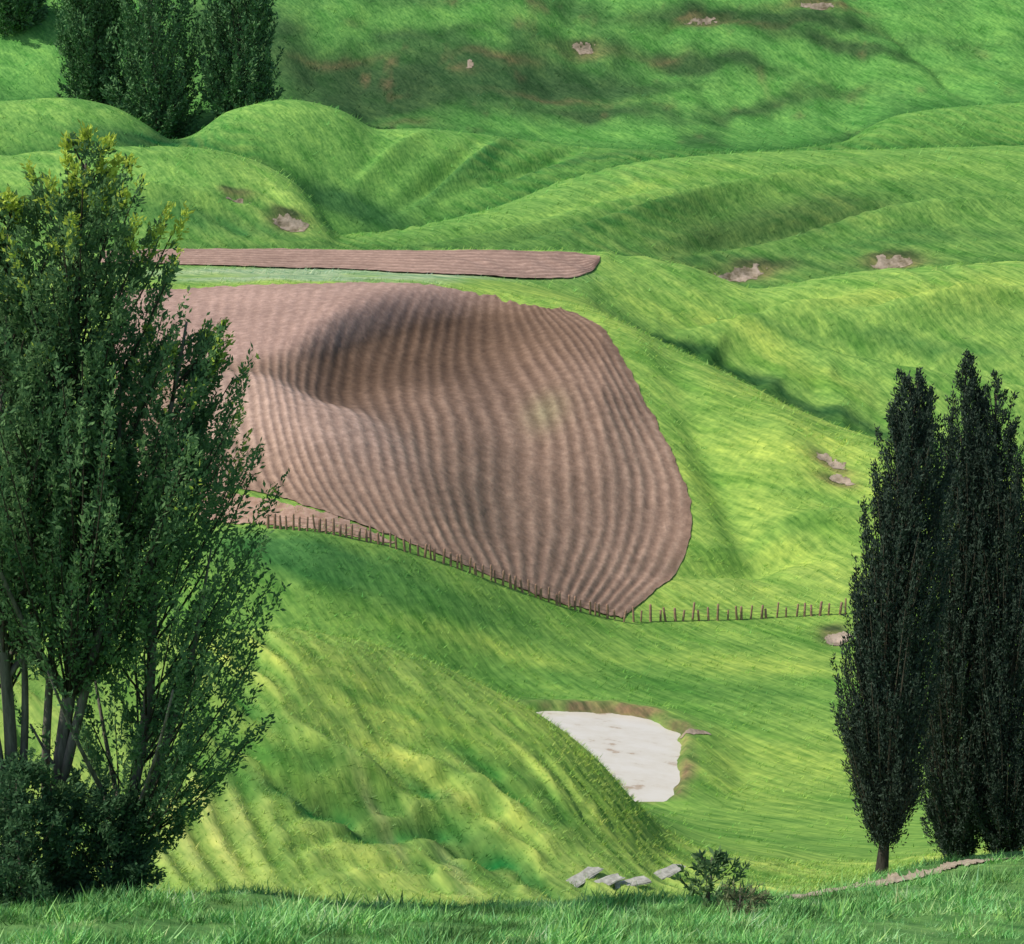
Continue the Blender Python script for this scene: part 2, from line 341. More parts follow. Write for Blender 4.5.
blob(420, 790, 40, 8, (.07, .20, .055), .7, 3, 4, 35); blob(250, 700, 40, 7, (.095, .25, .055), .55, 3, 4, 25); blob(380, 700, 60, 5, (.10, .255, .055), .6, 3, 4, 22); blob(470, 760, 70, 6, (.095, .245, .055), .6, 3, 4, 28); blob(450, 870, 40, 6, (.36, .39, .17), .6, 3, 4, 50); blob(400, 765, 70, 6, (.36, .46, .11), .6, 3, 4, 33)
blob(800, 470, 80, 46, lime, .5, 7, 8); blob(660, 380, 36, 50, (.22, .39, .09), .5, 7, 8); blob(760, 580, 120, 16, (.32, .44, .11), .4, 7, 8)
blob(720, 500, 14, 60, (.13, .285, .06), .5, 7, 8, -20); blob(790, 530, 60, 6, (.13, .285, .06), .6, 7, 8, -14); blob(820, 500, 60, 5, (.14, .295, .065), .55, 7, 8, 10); blob(760, 430, 50, 5, (.14, .295, .065), .5, 7, 8, 24)
blob(290, 494, 60, 3, (.22, .28, .08), .8, 7, 8, 6)
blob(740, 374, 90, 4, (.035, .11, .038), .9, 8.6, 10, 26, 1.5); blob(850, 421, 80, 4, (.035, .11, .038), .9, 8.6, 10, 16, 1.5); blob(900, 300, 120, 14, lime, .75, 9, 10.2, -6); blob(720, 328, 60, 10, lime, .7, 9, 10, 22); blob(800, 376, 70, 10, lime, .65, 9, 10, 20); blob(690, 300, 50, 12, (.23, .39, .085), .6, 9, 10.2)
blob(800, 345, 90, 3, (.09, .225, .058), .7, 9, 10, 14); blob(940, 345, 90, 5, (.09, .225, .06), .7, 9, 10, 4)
blob(780, 220, 120, 18, olive, .95, 11, 12.05, -10); blob(600, 226, 120, 8, (.08, .19, .05), .85, 11, 12.05, -8); blob(920, 190, 90, 9, (.11, .25, .06), .7, 11, 12); blob(900, 240, 120, 8, (.085, .20, .055), .8, 11, 12, -6)
blob(760, 262, 90, 6, (.07, .16, .05), .75, 11, 12, 4); blob(640, 190, 80, 6, (.23, .40, .09), .7, 11, 12, -14); blob(880, 172, 120, 7, (.22, .39, .09), .7, 11, 12, -4)
blob(215, 222, 60, 7, (.07, .185, .055), .8, 11, 12.05, 10); blob(100, 175, 120, 16, (.21, .41, .10), .7, 11, 12, 2); blob(285, 194, 44, 12, (.30, .50, .12), .9, 11, 12.02, 42); blob(120, 215, 90, 8, (.08, .21, .055), .7, 11, 12, 4)  # hillock's right face lightened in colour to offset its shaded side
blob(350, 205, 60, 14, (.042, .135, .045), .95, 12.4, 14.05, 24); blob(460, 172, 70, 10, (.07, .195, .055), .85, 13, 14.05, -30); blob(130, 138, 60, 7, (.05, .15, .05), .85, 12.4, 14.05, 8); blob(560, 165, 80, 5, (.08, .2, .06), .75, 13, 14, -10)
blob(60, 108, 70, 6, (.22, .42, .10), .7, 13, 14.05, 6); blob(280, 112, 50, 8, (.22, .42, .10), .7, 13, 14.05); blob(420, 138, 60, 5, (.20, .40, .095), .6, 13, 14.05, 6)
for b in [(400, 92, 130, 24, -3), (470, 80, 190, 18, 2), (330, 60, 60, 16, 0), (540, 68, 110, 15, 6), (600, 106, 70, 9, -4), (760, 20, 160, 10, 4), (800, 95, 100, 7, -10), (930, 128, 80, 5, -8), (700, 55, 90, 9, 12), (860, 50, 90, 6, 10), (240, 30, 60, 30, 0), (440, 30, 60, 6, -6)]:
    blob(b[0], b[1], b[2], b[3], (.042, .09, .038), .92, 14.2, 17, b[4])
scr = np.clip(fbm(X / 16 + Y / 60, Y / 22, 91, 4) * 2.6 - .15, 0, 1) * band(15.05, 16.6, .1) * sstep(250, 330, U) * (1 - .6 * sstep(760, 940, U)) * .75
Cc = Cc * (1 - scr[..., None]) + np.array([.05, .12, .045]) * scr[..., None]
flk = np.clip(fbm(X / 5 + Y / 40, Y / 7, 93, 4) * 3 - 1.0, 0, 1) * band(15.05, 16.6, .1) * sstep(280, 360, U) * (1 - .6 * sstep(860, 960, U)) * .6
Cc = Cc * (1 - flk[..., None]) + np.array([.17, .125, .075]) * flk[..., None]
for b in [(500, 55, 40, 4), (590, 42, 30, 5), (720, 26, 50, 3), (660, 46, 24, 3), (470, 72, 16, 4), (400, 122, 30, 4), (340, 52, 50, 3), (560, 92, 60, 3), (820, 8, 50, 3)]:
    blob(b[0], b[1], b[2], b[3], (.19, .135, .08), .5, 14.2, 17, 0, 1)
for b in [(460, 18, 120, 10), (720, 92, 90, 9), (900, 74, 100, 14), (600, 130, 90, 7), (40, 70, 40, 30), (960, 20, 60, 12)]:
    blob(b[0], b[1], b[2], b[3], (.155, .38, .09), .6, 14.2, 17)
# shade of the hollows just behind each ridge, painted into the grass colour
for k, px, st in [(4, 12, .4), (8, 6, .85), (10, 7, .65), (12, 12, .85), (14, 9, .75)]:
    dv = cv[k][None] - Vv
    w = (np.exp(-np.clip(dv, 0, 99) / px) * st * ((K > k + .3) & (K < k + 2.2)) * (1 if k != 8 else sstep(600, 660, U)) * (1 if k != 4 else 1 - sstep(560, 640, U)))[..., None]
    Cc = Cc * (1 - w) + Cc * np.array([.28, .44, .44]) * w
Cc += (ter * tz)[..., None] * np.array([.085, .062, .018]) + (rib * rz)[..., None] * np.array([.10, .07, .035]) + (cr * cz)[..., None] * np.array([.055, .042, .014])  # lit look of terrace and rib crests added to the colour
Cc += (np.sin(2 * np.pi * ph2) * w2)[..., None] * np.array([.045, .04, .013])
blob(330, 272, 190, 7, (.33, .44, .28), .95, 7.9, 9.6, 0, 1.5)
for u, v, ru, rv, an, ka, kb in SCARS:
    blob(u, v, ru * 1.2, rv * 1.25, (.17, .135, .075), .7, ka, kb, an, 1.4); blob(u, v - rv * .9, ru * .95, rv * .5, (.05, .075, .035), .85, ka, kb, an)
shore = np.clip(1.2 - np.abs(SD - .25) / .8, 0, 1)[..., None] * np.clip(.15 + .5 * sstep(640, 690, U) + .75 * sstep(5.6, 5.95, K) * sstep(520, 620, U) + fbm(X / 1.5, Y / 1.5, 53) * .9, 0, 1)[..., None] * .95
Cc = Cc * (1 - shore) + np.array([.21, .14, .095]) * shore
Cc = np.clip(Cc, .01, .6)
ii = (np.arange(nr - 1)[:, None] * nu + np.arange(nu - 1)[None]).ravel()
Q = np.stack([ii, ii + 1, ii + nu + 1, ii + nu], -1)
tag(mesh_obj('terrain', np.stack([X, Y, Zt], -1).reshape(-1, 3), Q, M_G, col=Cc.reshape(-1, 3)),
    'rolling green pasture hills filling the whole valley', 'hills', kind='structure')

# ------------------------------------------------------------------ ploughed field and strip
NF = 41; s = np.linspace(0, 1, NF * 9 + 1); t = np.linspace(0, 1, 280)
SS, TT = np.meshgrid(s, t); Sx, Tx = SS.ravel(), TT.ravel(); uu, vv = field_uv(Sx, Tx)
eb = np.clip(np.maximum(np.abs(Sx - .5), np.abs(Tx - .5)) * 2 - .96, 0, .04) / .04
r, c = find(uu + fbm(uu / 9, vv / 9, 70) * 3 * eb, vv + fbm(uu / 8, vv / 8, 71) * 2 * eb, 7, 8)
P = np.stack([bil(X, r, c), bil(Y, r, c), bil(Z, r, c)], -1)
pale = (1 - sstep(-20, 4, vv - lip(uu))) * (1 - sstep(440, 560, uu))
bow = fold(uu, vv, 18, 64, 16) * 1.3 - lobe(uu, vv) * .6          # the tractor followed the hump
fur = np.sin(2 * np.pi * (NF * Sx + bow + fbm(Sx * 6, Tx * 4, 72) * .45 + fbm(Sx * 30, Tx * 10, 79) * .08))
fur *= (.85 + .5 * fbm(uu / 22, vv / 22, 78)) * (1 - .75 * pale) * (1 - .3 * lobe(uu, vv))
edge = np.minimum(np.minimum(SS, 1 - SS) * 30, np.minimum(TT, 1 - TT) * 20).clip(0, 1).ravel()
P[:, 2] += .10 + .10 * edge + fur * .058 * edge + fbm(P[:, 0] * 1.5, P[:, 1] * 1.5, 73) * .07
fc = np.tile(np.array([.315, .212, .155]), (len(P), 1))
def mixc(w, col):
    global fc
    fc = fc * (1 - w[:, None]) + np.array(col) * w[:, None]
def fblob(u, v, ru, rv, col, st, ang=0):
    c_, s_ = math.cos(R(ang)), math.sin(R(ang)); du, dv = uu - u, vv - v
    mixc(np.exp(-((du * c_ + dv * s_) / ru) ** 2 - ((-du * s_ + dv * c_) / rv) ** 2) * st, col)
fblob(640, 510, 50, 90, (.39, .27, .205), .6); fblob(560, 330, 80, 28, (.20, .13, .09), .7, 14); fblob(480, 500, 80, 60, (.29, .20, .142), .5)
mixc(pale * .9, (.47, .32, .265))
mixc(fold(uu, vv, 8, 58, 20) * .9, (.135, .085, .055))  # shade of the hollow below the crest, painted into the soil colour
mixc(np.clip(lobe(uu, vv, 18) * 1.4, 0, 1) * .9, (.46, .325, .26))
fblob(545, 418, 20, 18, (.30, .31, .16), .45)
nt_, ns_ = len(t), len(s)
ii = (np.arange(nt_ - 1)[:, None] * ns_ + np.arange(ns_ - 1)[None]).ravel()
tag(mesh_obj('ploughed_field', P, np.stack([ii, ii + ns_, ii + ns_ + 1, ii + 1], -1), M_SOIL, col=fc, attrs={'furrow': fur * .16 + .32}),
    'brown ploughed paddock with curved furrows on the central hill', 'field', kind='structure')
u1 = np.concatenate([np.linspace(101, 570, 180), np.linspace(572, 599.8, 24)]); s1 = np.linspace(0, 1, 61); UU, S1 = np.meshgrid(u1, s1)
lo_, hi_ = st_lo(UU.ravel()).reshape(UU.shape), st_hi(UU.ravel()).reshape(UU.shape)
vv1 = lo_ + (hi_ - lo_) * S1
r, c = find(UU.ravel(), vv1.ravel(), 9, 10)
P = np.stack([bil(X, r, c), bil(Y, r, c), bil(Z, r, c)], -1)
f1 = np.sin(2 * np.pi * 8 * S1.ravel() + fbm(UU.ravel() / 40, S1.ravel() * 3, 77) * 2); P[:, 2] += .2 + f1 * .05 + fbm(P[:, 0], P[:, 1], 75) * .08
n1 = len(u1); ii = (np.arange(60)[:, None] * n1 + np.arange(n1 - 1)[None]).ravel()
tag(mesh_obj('ploughed_strip', P, np.stack([ii, ii + 1, ii + n1 + 1, ii + n1], -1), M_SOIL, col=np.tile([.40, .27, .215], (len(P), 1)), attrs={'furrow': f1 * .11 + .32}),
    'narrow pinkish ploughed strip along the flat top above the paddock', 'field', kind='structure')

# ------------------------------------------------------------------ water
mw, nt, p = mat_new('pale_water'); g = N(nt, 'ShaderNodeNewGeometry')
n = noise(nt, mapped(nt, g.outputs['Position'], 20, (.5, .9, 1)), .9, 5, .65)
nt.links.new(ramp(nt, n, [(.33, (.46, .35, .25)), (.40, (.66, .60, .51)), (.6, (.71, .66, .59))]), p.inputs['Base Color'])  # white sky reflection painted in as the water's base colour
p.inputs['Roughness'].default_value = .2; p.inputs['Specular IOR Level'].default_value = .3
n2 = noise(nt, g.outputs['Position'], 3, 3); bump(nt, p, n2, .06, .05)
cen = np.mean(PP, 0); ring = [(cen[0] + (x - cen[0]) * 1.12, cen[1] + (y - cen[1]) * 1.12, PZ) for x, y in PP]
Vp = np.array([(cen[0], cen[1], PZ)] + ring); k = len(ring)
tag(mesh_obj('pond', Vp, np.array([(0, 1 + i, 1 + (i + 1) % k) for i in range(k)]), mw), 'pale white farm pond in the grassy hollow', 'pond', kind='structure')

# ------------------------------------------------------------------ bare clay and track
nograss = in_field | in_strip | (SD < .7)
def patch(name, poly, ka, kb, mat, label, cat, lift=.12, step=1.0, rough=2.0, clear=True):
    global nograss
    poly = np.array(poly, float); a0, b0 = poly.min(0) - 3; a1, b1 = poly.max(0) + 3
    gu, gv = np.meshgrid(np.arange(a0, a1, step * 1.5), np.arange(b0, b1, step * .8))
    q = inpoly(gu + fbm(gu / 7, gv / 4, 81) * rough * 2, gv + fbm(gu / 7, gv / 4, 82) * rough, poly)
    G = ground(gu.ravel(), gv.ravel(), ka, kb); G[:, 2] += lift * (.8 + .6 * fbm(gu.ravel() / 3, gv.ravel() / 2, 83))
    h, w = gu.shape; ii = (np.arange(h - 1)[:, None] * w + np.arange(w - 1)[None])
    m = q[:-1, :-1] & q[1:, 1:] & q[:-1, 1:] & q[1:, :-1]; ii = ii[m]
    Qd = np.stack([ii, ii + w, ii + w + 1, ii + 1], -1); us, inv = np.unique(Qd, return_inverse=True)
    if clear: nograss |= inpoly(U, Vv, poly) & (K > ka) & (K < kb)
    tag(mesh_obj(name, G[us], inv.reshape(-1, 4), mat), label, cat, kind='structure')
def oval(u, v, ru, rv, ang=0, n=14):
    c, s = math.cos(R(ang)), math.sin(R(ang)); o = []
    for i in range(n):
        a = 2 * math.pi * i / n; x, y = ru * math.cos(a), rv * math.sin(a); o.append((u + x * c - y * s, v + x * s + y * c))
    return o
for (u, v, ru, rv, an, ka, kb), lab in zip(SCARS, ['pale clay scar at the right foot of the round far left hillock', 'pale clay scar in the saddle above the green right hand slope',
        'thin pale clay scar behind the right hand hill crest', 'small clay scar high on the far hillside', 'upper clay scar on the slope left of the dark poplars',
        'lower clay scar on the slope left of the dark poplars', 'clay scar below the right hand fence beside the poplars', 'thin clay scar halfway up the round far left hillock',
        'thin clay scar near the top edge of the far hillside', 'highest clay scar on the far hillside at the upper right']):
    patch('bare_clay', oval(u, v, ru * .92, rv * .8, an), ka, kb, M_CLAY, lab, 'clay bank', .07 if ka > 10 else .05, .6, 4.6, False)
patch('bare_clay', oval(471, 68, 5, 5), 15, 16, M_CLAY, 'tiny clay dot on the dark part of the far hillside', 'clay bank')
patch('bare_clay', oval(695, 748, 17, 3, -8), 5, 6, M_CLAY, 'thin clay rim beside the right shore of the pond', 'clay bank', .05, .7, 1)
patch('earth_bank', [(200,486),(258,498),(300,506),(340,517),(400,544),(380,543),(330,532),(290,527),(250,525),(200,522)], 7, 8, M_EARTH, 'pinkish bare earth bank between the paddock and the fence at left', 'earth bank', .07, 1., 2.5, False)
patch('track', [(775,897),(810,891),(860,882.5),(910,872),(960,863),(1100,853),(1100,857),(1024,863.5),(960,868.5),(900,880),(850,888.5),(800,899)], 1, 2, M_TRACK, 'sandy track curving past the foot of the dark poplars', 'track', .05, 1.0, 1.6)

# ------------------------------------------------------------------ grass (uncountable)
def grass(name, label, n, ka, kb, blades, hfun, seed, cmul=1.0, ur=(-200, 1224), lean=.35, wd=(.05, .11), clump=0.):
    g = np.random.default_rng(seed)
    rr = g.uniform(RS[ka] if isinstance(ka, int) else ka, RS[kb] if isinstance(kb, int) else kb, n); uc = g.uniform(ur[0], ur[1], n); cI = np.interp(uc, ucols, np.arange(nu))
    ok = ~nograss[np.round(rr).astype(int).clip(0, nr - 1), np.round(cI).astype(int).clip(0, nu - 1)]
    x0, y0 = bil(X, rr, cI), bil(Y, rr, cI)
    ok &= (fbm(x0 / 4, y0 / 4, seed) + g.uniform(-.6, .9, n)) > 0
    rr, cI = rr[ok], cI[ok]
    b = np.stack([bil(X, rr, cI), bil(Y, rr, cI), bil(Z, rr, cI)], -1); n = len(b)
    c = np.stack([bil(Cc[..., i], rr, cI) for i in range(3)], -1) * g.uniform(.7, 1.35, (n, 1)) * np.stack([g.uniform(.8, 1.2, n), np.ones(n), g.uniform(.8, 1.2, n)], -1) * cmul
    h = hfun(b[:, 1]) * g.uniform(.55, 1.3, n)
    if clump:
        q = fbm(b[:, 0] / .9, b[:, 1] / .9, seed + 5, 3); h = h * np.clip(.75 + q * 1.5 * clump, .25, 1.9); c = c * np.clip(1 + fbm(b[:, 0] / .7, b[:, 1] / .7, seed + 9, 3)[:, None] * 1.3 * clump, .4, 1.9)
    h, c, b = np.repeat(h, blades), np.repeat(c, blades, 0), np.repeat(b, blades, 0); m = len(b)
    b = b + g.normal(0, 1, (m, 3)) * np.stack([h * .35, h * .35, h * 0], -1); b[:, 2] -= h * .1
    a = g.uniform(0, 2 * np.pi, m); sd_ = np.stack([np.cos(a), np.sin(a) * .5, 0 * a], -1) * (h * g.uniform(wd[0], wd[1], m))[:, None]
    tip = b + np.stack([h * (lean + g.normal(0, .45, m)), h * g.normal(-.1, .3, m), h * g.uniform(.4, 1.1, m)], -1)
    V = np.stack([b - sd_, b + sd_, tip], 1).reshape(-1, 3)
    col = np.repeat(np.clip(c * 1.15, .01, .75), 3, 0)
    tag(mesh_obj(name, V, np.arange(3 * m).reshape(-1, 3), M_GRASS, col=col, smooth=False), label, 'grass', kind='stuff')
grass('foreground_grass', 'long dark green grass tufts along the bottom bank', 34000, RS[1] - 14, RS[2] + 6, 9, lambda d: .22 + 0 * d, 101, 2.0, lean=.15, wd=(.03, .065), clump=1.)
grass('hillside_grass', 'rough yellow green grass on the terraced lower hillside', 40000, RS[2] + 8, RS[4], 4, lambda d: .09 + .0014 * d, 102, 1.3, lean=.5)
grass('valley_grass', 'short green grass on the valley floor and slopes', 40000, RS[4], RS[8], 4, lambda d: .1 + .0018 * d, 103, 1.35, lean=.6)
grass('far_grass', 'grass clumps over the distant hills', 40000, RS[9], RS[16], 3, lambda d: .1 + .0021 * d, 104, 1.4, lean=.7)

# ------------------------------------------------------------------ trees
def top_at(u, v, d): return to_world(np.array(u, float), np.array(v, float), np.array(d, float))
def tree(name, label, cat, group, base, top, profile, nb, nl, L, tr, up, ca, cb, tip, tipp, seed, sig, leafmat=M_LEAF, limbs=0, wid=.42, forks=(), cr0=0., low=0., lowp=.35, spread=.55, bias=0., bark=M_BARK, rimright=0., rj=(.45, 1.16), vary=1.):
    g = np.random.default_rng(seed); base = np.asarray(base, float).ravel(); ax = np.asarray(top, float).ravel() - base; H = ax[2]
    root = empty(name, base); tag(root, label, cat, group)
    hp, rp = np.array(profile).T
    wob = lambda h: np.stack([np.sin(h * 7 + seed) * .014 * H * (h * (1 - h) * 4), np.cos(h * 6 + seed * 2) * .014 * H * (h * (1 - h) * 4), 0 * h], -1)
    axis = lambda h: ax[None] * np.asarray(h)[:, None] + wob(np.asarray(h))
    hh = np.linspace(-.02, .96, 26); rad = tr * (1 - hh.clip(0, 1)) ** .8 + tr * .55 * np.exp(-hh.clip(0, 1) * 40) + .012
    V, Qt, T = tube(axis(hh), rad, 10); mesh_obj('trunk', V, [Qt, T], bark, root)
    cand = g.uniform(hp[0], hp[-1], nb * 8); keep = g.uniform(0, rp.max(), nb * 8) < np.interp(cand, hp, rp) + .15 * rp.max()
    if low: keep &= g.random(nb * 8) < np.clip((cand - hp[0]) / low * (1 - lowp) + lowp, 0, 1)
    ht = cand[keep][:nb]; nb = len(ht)
    rr = np.interp(ht, hp, rp) * g.uniform(rj[0], rj[1], nb); phi = g.uniform(0, 2 * np.pi, nb)
    if bias: phi = np.where(g.random(nb) < bias, g.normal(0, .8, nb), phi)
    hs = np.minimum(np.maximum(ht - rr * up / H, cr0), ht)
    A = axis(hs); Bt = axis(ht) + np.stack([np.cos(phi) * rr, np.sin(phi) * rr, 0 * rr], -1)
    def at(i, q):
        d = Bt[i] - A[i]; o = A[i] + d * q[:, None]
        o[:, 2] += -(q * (1 - q)) * np.abs(rr[i]) * .6; return o
    for k in range(limbs):
        i = np.argsort(-rr)[k * 3]; q = np.linspace(0, .85, 9); o = at(np.full(9, i), q)
        V, Qt, T = tube(o, tr * .42 * (1 - q) + .012, 7); mesh_obj('limb', V, [Qt, T], bark, root)
    for (h0, h1, dx, dy) in forks:
        q = np.linspace(0, 1, 14); hh = h0 + q * (h1 - h0)
        o = axis(hh); o[:, 0] += dx * q ** .75; o[:, 1] += dy * q ** .75
        V, Qt, T = tube(o, tr * .62 * (1 - q) ** .8 + .015, 8); mesh_obj('limb', V, [Qt, T], bark, root)
    q = np.linspace(0, .92, 6)
    Vb, Fb = join([tube(at(np.full(6, i), q), .03 * (1 - q) * tr / .2 + .007, 4) for i in range(0, nb, 2)])
    i = g.integers(0, nb, nl); q = .2 + .8 * g.random(nl) ** .5
    cl = np.floor(q * 5)                                     # clumps along the branch
    off = np.stack([hsh(i * 1., cl, s_) - .5 for s_ in (1, 2, 3)], -1) * sig * 1.8
    tap = (1.15 - .8 * q)[:, None]
    p = at(i, q) + (off + g.normal(0, 1, (nl, 3)) * np.array([sig, sig, sig * 1.1]) * .42) * tap
    bd = Bt[i] - A[i]; bd /= np.linalg.norm(bd, axis=1)[:, None] + 1e-6
    dr = bd * .8 + g.normal(0, spread, (nl, 3)); dr /= np.linalg.norm(dr, axis=1)[:, None]
    sdv = np.cross(dr, g.normal(0, 1, (nl, 3))); sdv /= np.linalg.norm(sdv, axis=1)[:, None] + 1e-6
    l = L * g.uniform(.55, 1.4, nl)[:, None]; w = l * wid * .5
    V = np.stack([p, p + dr * l * .45 + sdv * w, p + dr * l, p + dr * l * .45 - sdv * w], 1).reshape(-1, 3)
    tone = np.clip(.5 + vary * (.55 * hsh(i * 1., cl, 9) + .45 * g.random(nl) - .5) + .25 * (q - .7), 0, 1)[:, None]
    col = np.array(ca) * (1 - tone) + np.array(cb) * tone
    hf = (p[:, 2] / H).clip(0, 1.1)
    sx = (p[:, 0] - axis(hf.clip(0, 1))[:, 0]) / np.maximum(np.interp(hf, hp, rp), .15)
    side = np.clip(sx * 2 - .9, 0, 1) * rimright                          # tip-coloured outer sprays on the right flank
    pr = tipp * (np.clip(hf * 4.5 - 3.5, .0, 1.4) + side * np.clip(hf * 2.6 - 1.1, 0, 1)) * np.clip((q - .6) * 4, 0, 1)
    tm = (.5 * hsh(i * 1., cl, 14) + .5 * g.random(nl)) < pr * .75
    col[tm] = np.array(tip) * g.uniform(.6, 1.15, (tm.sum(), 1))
    n4 = len(V)
    mesh_obj('crown', np.concatenate([V, Vb]), [np.concatenate([np.arange(n4).reshape(-1, 4), Fb[0] + n4]), Fb[1] + n4], leafmat, root,
             col=np.concatenate([np.repeat(col, 4, 0), np.tile([.09, .08, .06], (len(Vb), 1))]), smooth=False)
    return root
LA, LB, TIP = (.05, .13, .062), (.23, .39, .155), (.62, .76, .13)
def crest(u, off=0):
    r = np.array([float(RS[2] + off)]); c = np.array([np.interp(u, ucols, np.arange(nu))])
    return np.concatenate([bil(X, r, c), bil(Y, r, c), bil(Z, r, c)])
b = crest(56, 0)
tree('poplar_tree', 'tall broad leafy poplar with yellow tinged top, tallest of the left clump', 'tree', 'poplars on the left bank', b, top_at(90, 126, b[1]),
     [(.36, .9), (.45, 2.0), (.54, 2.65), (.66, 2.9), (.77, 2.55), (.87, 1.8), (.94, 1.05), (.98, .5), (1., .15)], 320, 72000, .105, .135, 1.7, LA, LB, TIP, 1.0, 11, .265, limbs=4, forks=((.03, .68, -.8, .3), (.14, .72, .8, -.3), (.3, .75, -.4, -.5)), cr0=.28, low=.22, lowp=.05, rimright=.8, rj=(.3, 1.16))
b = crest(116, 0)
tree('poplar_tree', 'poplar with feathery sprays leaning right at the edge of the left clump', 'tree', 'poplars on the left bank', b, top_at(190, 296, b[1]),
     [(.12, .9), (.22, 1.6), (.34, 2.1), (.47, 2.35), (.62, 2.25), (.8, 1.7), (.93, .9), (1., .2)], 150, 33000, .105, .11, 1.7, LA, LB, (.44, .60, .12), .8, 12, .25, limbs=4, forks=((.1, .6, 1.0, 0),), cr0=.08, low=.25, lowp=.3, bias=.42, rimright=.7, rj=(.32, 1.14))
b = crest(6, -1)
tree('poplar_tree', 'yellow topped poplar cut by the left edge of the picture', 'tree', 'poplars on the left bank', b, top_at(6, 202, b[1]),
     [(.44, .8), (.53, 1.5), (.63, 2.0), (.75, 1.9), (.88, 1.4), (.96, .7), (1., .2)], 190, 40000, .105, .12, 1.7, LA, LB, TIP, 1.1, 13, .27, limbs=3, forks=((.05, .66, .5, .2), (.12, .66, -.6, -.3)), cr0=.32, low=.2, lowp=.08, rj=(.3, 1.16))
b = crest(24, -6)
tree('shrub', 'dark bushy shrub at the foot of the left edge poplar', 'shrub', 'shrubs under the left poplars', b, b + np.array([0, 0, 2.6]),
     [(.05, 1.1), (.4, 1.4), (.8, 1.1), (1., .5)], 110, 18000, .11, .05, .9, (.035, .095, .05), (.14, .26, .12), LB, .1, 14, .32)
b = crest(110, -5)
tree('shrub', 'dark bushy shrub at the foot of the leaning poplar', 'shrub', 'shrubs under the left poplars', b, b + np.array([0, 0, 2.0]),
     [(.05, .75), (.4, .95), (.8, .75), (1., .3)], 80, 11000, .105, .05, .9, (.035, .095, .05), (.14, .26, .12), LB, .1, 15, .26)
DA, DB = (.033, .051, .040), (.066, .095, .068)
for (u, off, tu, tv, full, sc, lab, sd_) in [(881, 0, 914, 364, 0, 1.22, 'dark slender poplar with a bare stem foot, left one of the right hand group', 21),
                                 (956, 3, 967, 353, 1, 1.06, 'dark slender poplar with the highest tip, middle of the right hand group', 22),
                                 (1006, 2, 997, 374, 1, 1.24, 'dark slender poplar nearest the right edge', 23)]:
    b = crest(u, off)
    prof = [(.02, .42), (.08, .8), (.2, 1.1), (.5, 1.16), (.75, 1.02), (.88, .74), (.95, .44), (.985, .22), (1., .06)] if full else [(.09, .15), (.15, .58), (.27, 1.02), (.5, 1.08), (.75, .98), (.88, .74), (.95, .44), (.985, .22), (1., .06)]
    tree('lombardy_poplar', lab, 'tree', 'dark poplars by the track', b, top_at(tu, tv, b[1]), [(h, q * sc) for h, q in prof], 620, 104000, .10, .12, 4.0, DA, DB, (.10, .135, .085), .2, sd_, .23, M_DARK, wid=.36, cr0=.0 if full else .06, spread=.36, bark=M_BARKD, rj=(.5, 1.02), vary=.65)
for (u, v0, tu, tv, rr_, lab, sd_) in [(94, 110, 96, -75, 8.8, 'broad green poplar at the left of the far trees', 31), (156, 144, 154, -90, 11.4, 'broad green poplar in the middle of the far trees', 32),
                                   (240, 128, 242, -70, 8.8, 'narrow green poplar at the right of the far trees', 33), (14, 34, 14, -140, 8.0, 'dark tree cut by the top left corner', 34)]:
    b = ground(u, v0, 15, 16)[0]
    tree('far_poplar', lab, 'tree', 'poplars on the far hillside', b, top_at(tu, tv, b[1]), [(.02, .7 * rr_), (.12, .95 * rr_), (.35, rr_), (.65, .9 * rr_), (.85, .6 * rr_), (1., .05 * rr_)],
         260, 30000, .9, .5, 2.8, (.06, .145, .066), (.17, .315, .125), (.22, .40, .12), .4, sd_, 1.5, M_DARK, rj=(.5, 1.08))
b = ground(708, 905, 1, 2)[0]
tree('shrub', 'low leafy weed standing by the pale stones at the bottom', 'shrub', None, b, b + np.array([.05, 0, 1.0]),
     [(.25, .45), (.5, .7), (.8, .6), (1., .2)], 28, 760, .15, .025, .8, (.08, .17, .08), (.24, .36, .15), LB, .1, 41, .06, wid=.36, cr0=.05)
b = ground(738, 914, 1, 2)[0]
tree('dry_weed', 'low grey brown dry weed right of the leafy weed', 'weed', None, b, b + np.array([.05, 0, .5]),
     [(.2, .35), (.6, .5), (1., .3)], 36, 500, .13, .02, .9, (.13, .15, .08), (.28, .30, .16), LB, .0, 42, .06, wid=.2)

# ------------------------------------------------------------------ fences
V, Qp, T = tube([(0, 0, -.25), (0, 0, .5), (0, 0, 1.0), (0, 0, 1.06)], [.1, .095, .088, .06], 8)
proto = None
def fence(label, us, uk, vk, hs, seed):
    global proto
    g = np.random.default_rng(seed); vs = np.interp(us, uk, vk); G = ground(us, vs, 6, 8); root = empty('post_fence', G[0]); tag(root, label, 'fence', 'paddock fences')
    tops = []
    for i, q in enumerate(G):
        if proto is None: o = proto = mesh_obj('fence_post', V, [Qp, T], M_POST, root)
        else: o = proto.copy(); COL.objects.link(o); o.parent = root
        s_ = hs[i % len(hs)] * g.uniform(.85, 1.15); o.location = q - G[0]; o.scale = (g.uniform(.75, 1.15),) * 2 + (s_,)
        o.rotation_euler = (g.normal(0, .06), g.normal(0, .08), g.uniform(0, 6)); tops.append(q - G[0])
    tops = np.array(tops)
    for h in (.35, .62, .9):
        Vw, Qw, Tw = tube(tops + np.array([0, -.1, h]), .009, 4); mesh_obj('wire', Vw, [Qw, Tw], M_WIRE, root)
us = np.linspace(268, 614, 54) + rng.normal(0, 1.2, 54)
fence('brown post fence running down the lower edge of the ploughed paddock', us, [268, 320, 380, 440, 500, 560, 614], [528, 532, 544, 562, 584, 606, 620], [1., 1.08, .9], 1)
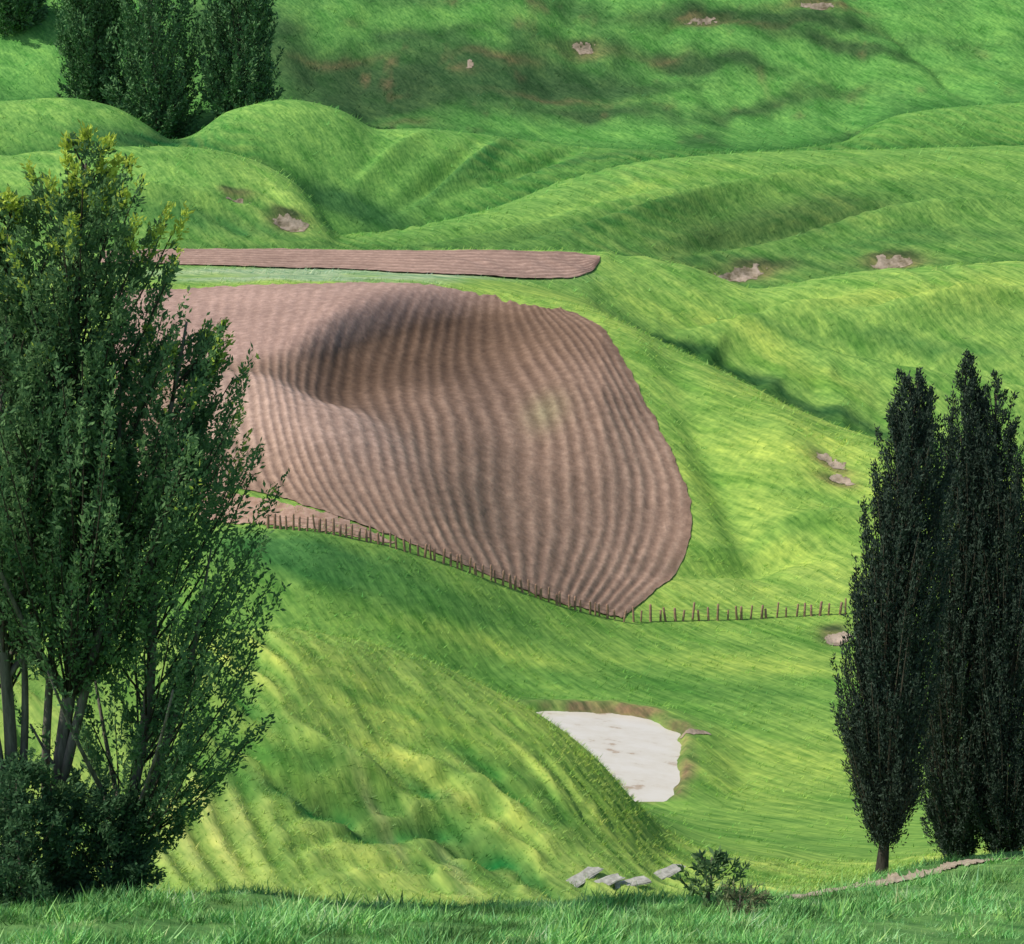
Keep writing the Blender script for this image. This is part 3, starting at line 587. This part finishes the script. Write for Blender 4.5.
us = np.linspace(624, 846, 27) + rng.normal(0, 1.6, 27)
fence('wooden post fence crossing the pale grass right of the paddock', us, [626, 730, 850], [622, 620, 614], [.95, 1.1, .85, 1.25, .9], 2)

# ------------------------------------------------------------------ pale stones
def flat_stone(u, v, size, rz, tilt, label, seed):
    g = np.random.default_rng(seed); bm = bmesh.new(); bmesh.ops.create_cube(bm, size=1)
    bmesh.ops.subdivide_edges(bm, edges=bm.edges[:], cuts=3, use_grid_fill=True)
    for q in bm.verts:
        q.co.x *= size[0] * (1 - .2 * abs(q.co.y)) * (1 - .25 * q.co.y); q.co.y *= size[1] * (1 - .3 * abs(q.co.x / size[0])); q.co.z *= size[2]
        q.co += Vector(g.normal(0, .02, 3) * np.array([1.6, 1, .3]))
    bmesh.ops.bevel(bm, geom=[e for e in bm.edges if e.calc_face_angle(0) > .6], offset=.01, segments=1, affect='EDGES')
    me = bpy.data.meshes.new('flat_stone'); bm.to_mesh(me); bm.free(); me.materials.append(M_STONE)
    o = link(bpy.data.objects.new('flat_stone', me)); q = ground(u, v, 3, 4)[0]; o.location = q + np.array([0, 0, size[2] * .5 + .04]); o.rotation_euler = (.2, tilt, rz)
    tag(o, label, 'stone', 'pale stones in the bottom grass')
flat_stone(577, 880, (2.3, .46, .05), R(50), R(-3), 'long pale flat stone tilted in the grass, leftmost of the stones', 1)
flat_stone(605, 884, (1.3, .4, .05), R(36), R(-3), 'small pale flat stone just right of the long tilted one', 2)
flat_stone(632, 887, (1.3, .4, .05), R(24), R(0), 'low pale flat stone third from the left, left of the weed', 3)
flat_stone(664, 882, (1.8, .44, .05), R(44), R(-3), 'pale flat stone beside the leafy weed, rightmost of the stones', 4)

# ------------------------------------------------------------------ light, sky, camera
sv = np.array([-.63, -.14, .76]); sv /= np.linalg.norm(sv)
wd = bpy.data.worlds.new('World'); scene.world = wd; wd.use_nodes = True; nt = wd.node_tree
sky = nt.nodes.new('ShaderNodeTexSky'); sky.sky_type = 'NISHITA'; sky.sun_disc = False
sky.sun_elevation = math.asin(sv[2]); sky.sun_rotation = math.atan2(sv[0], sv[1])
nt.links.new(sky.outputs[0], nt.nodes['Background'].inputs[0]); nt.nodes['Background'].inputs[1].default_value = .125
ld = bpy.data.lights.new('Sun', 'SUN'); ld.energy = 3.6; ld.angle = R(.5); ld.color = (1, .95, .83)
lo = link(bpy.data.objects.new('Sun', ld))
lo.rotation_euler = Vector(-sv).to_track_quat('-Z', 'Y').to_euler()
cam = bpy.data.cameras.new('Camera'); cam.sensor_fit = 'HORIZONTAL'; cam.angle = R(35); cam.clip_start = .1; cam.clip_end = 4000
co = link(bpy.data.objects.new('Camera', cam)); co.rotation_euler = (R(90) - TH, 0, 0); scene.camera = co
scene.view_settings.view_transform = 'Standard'; scene.view_settings.look = 'None'; scene.view_settings.exposure = 0
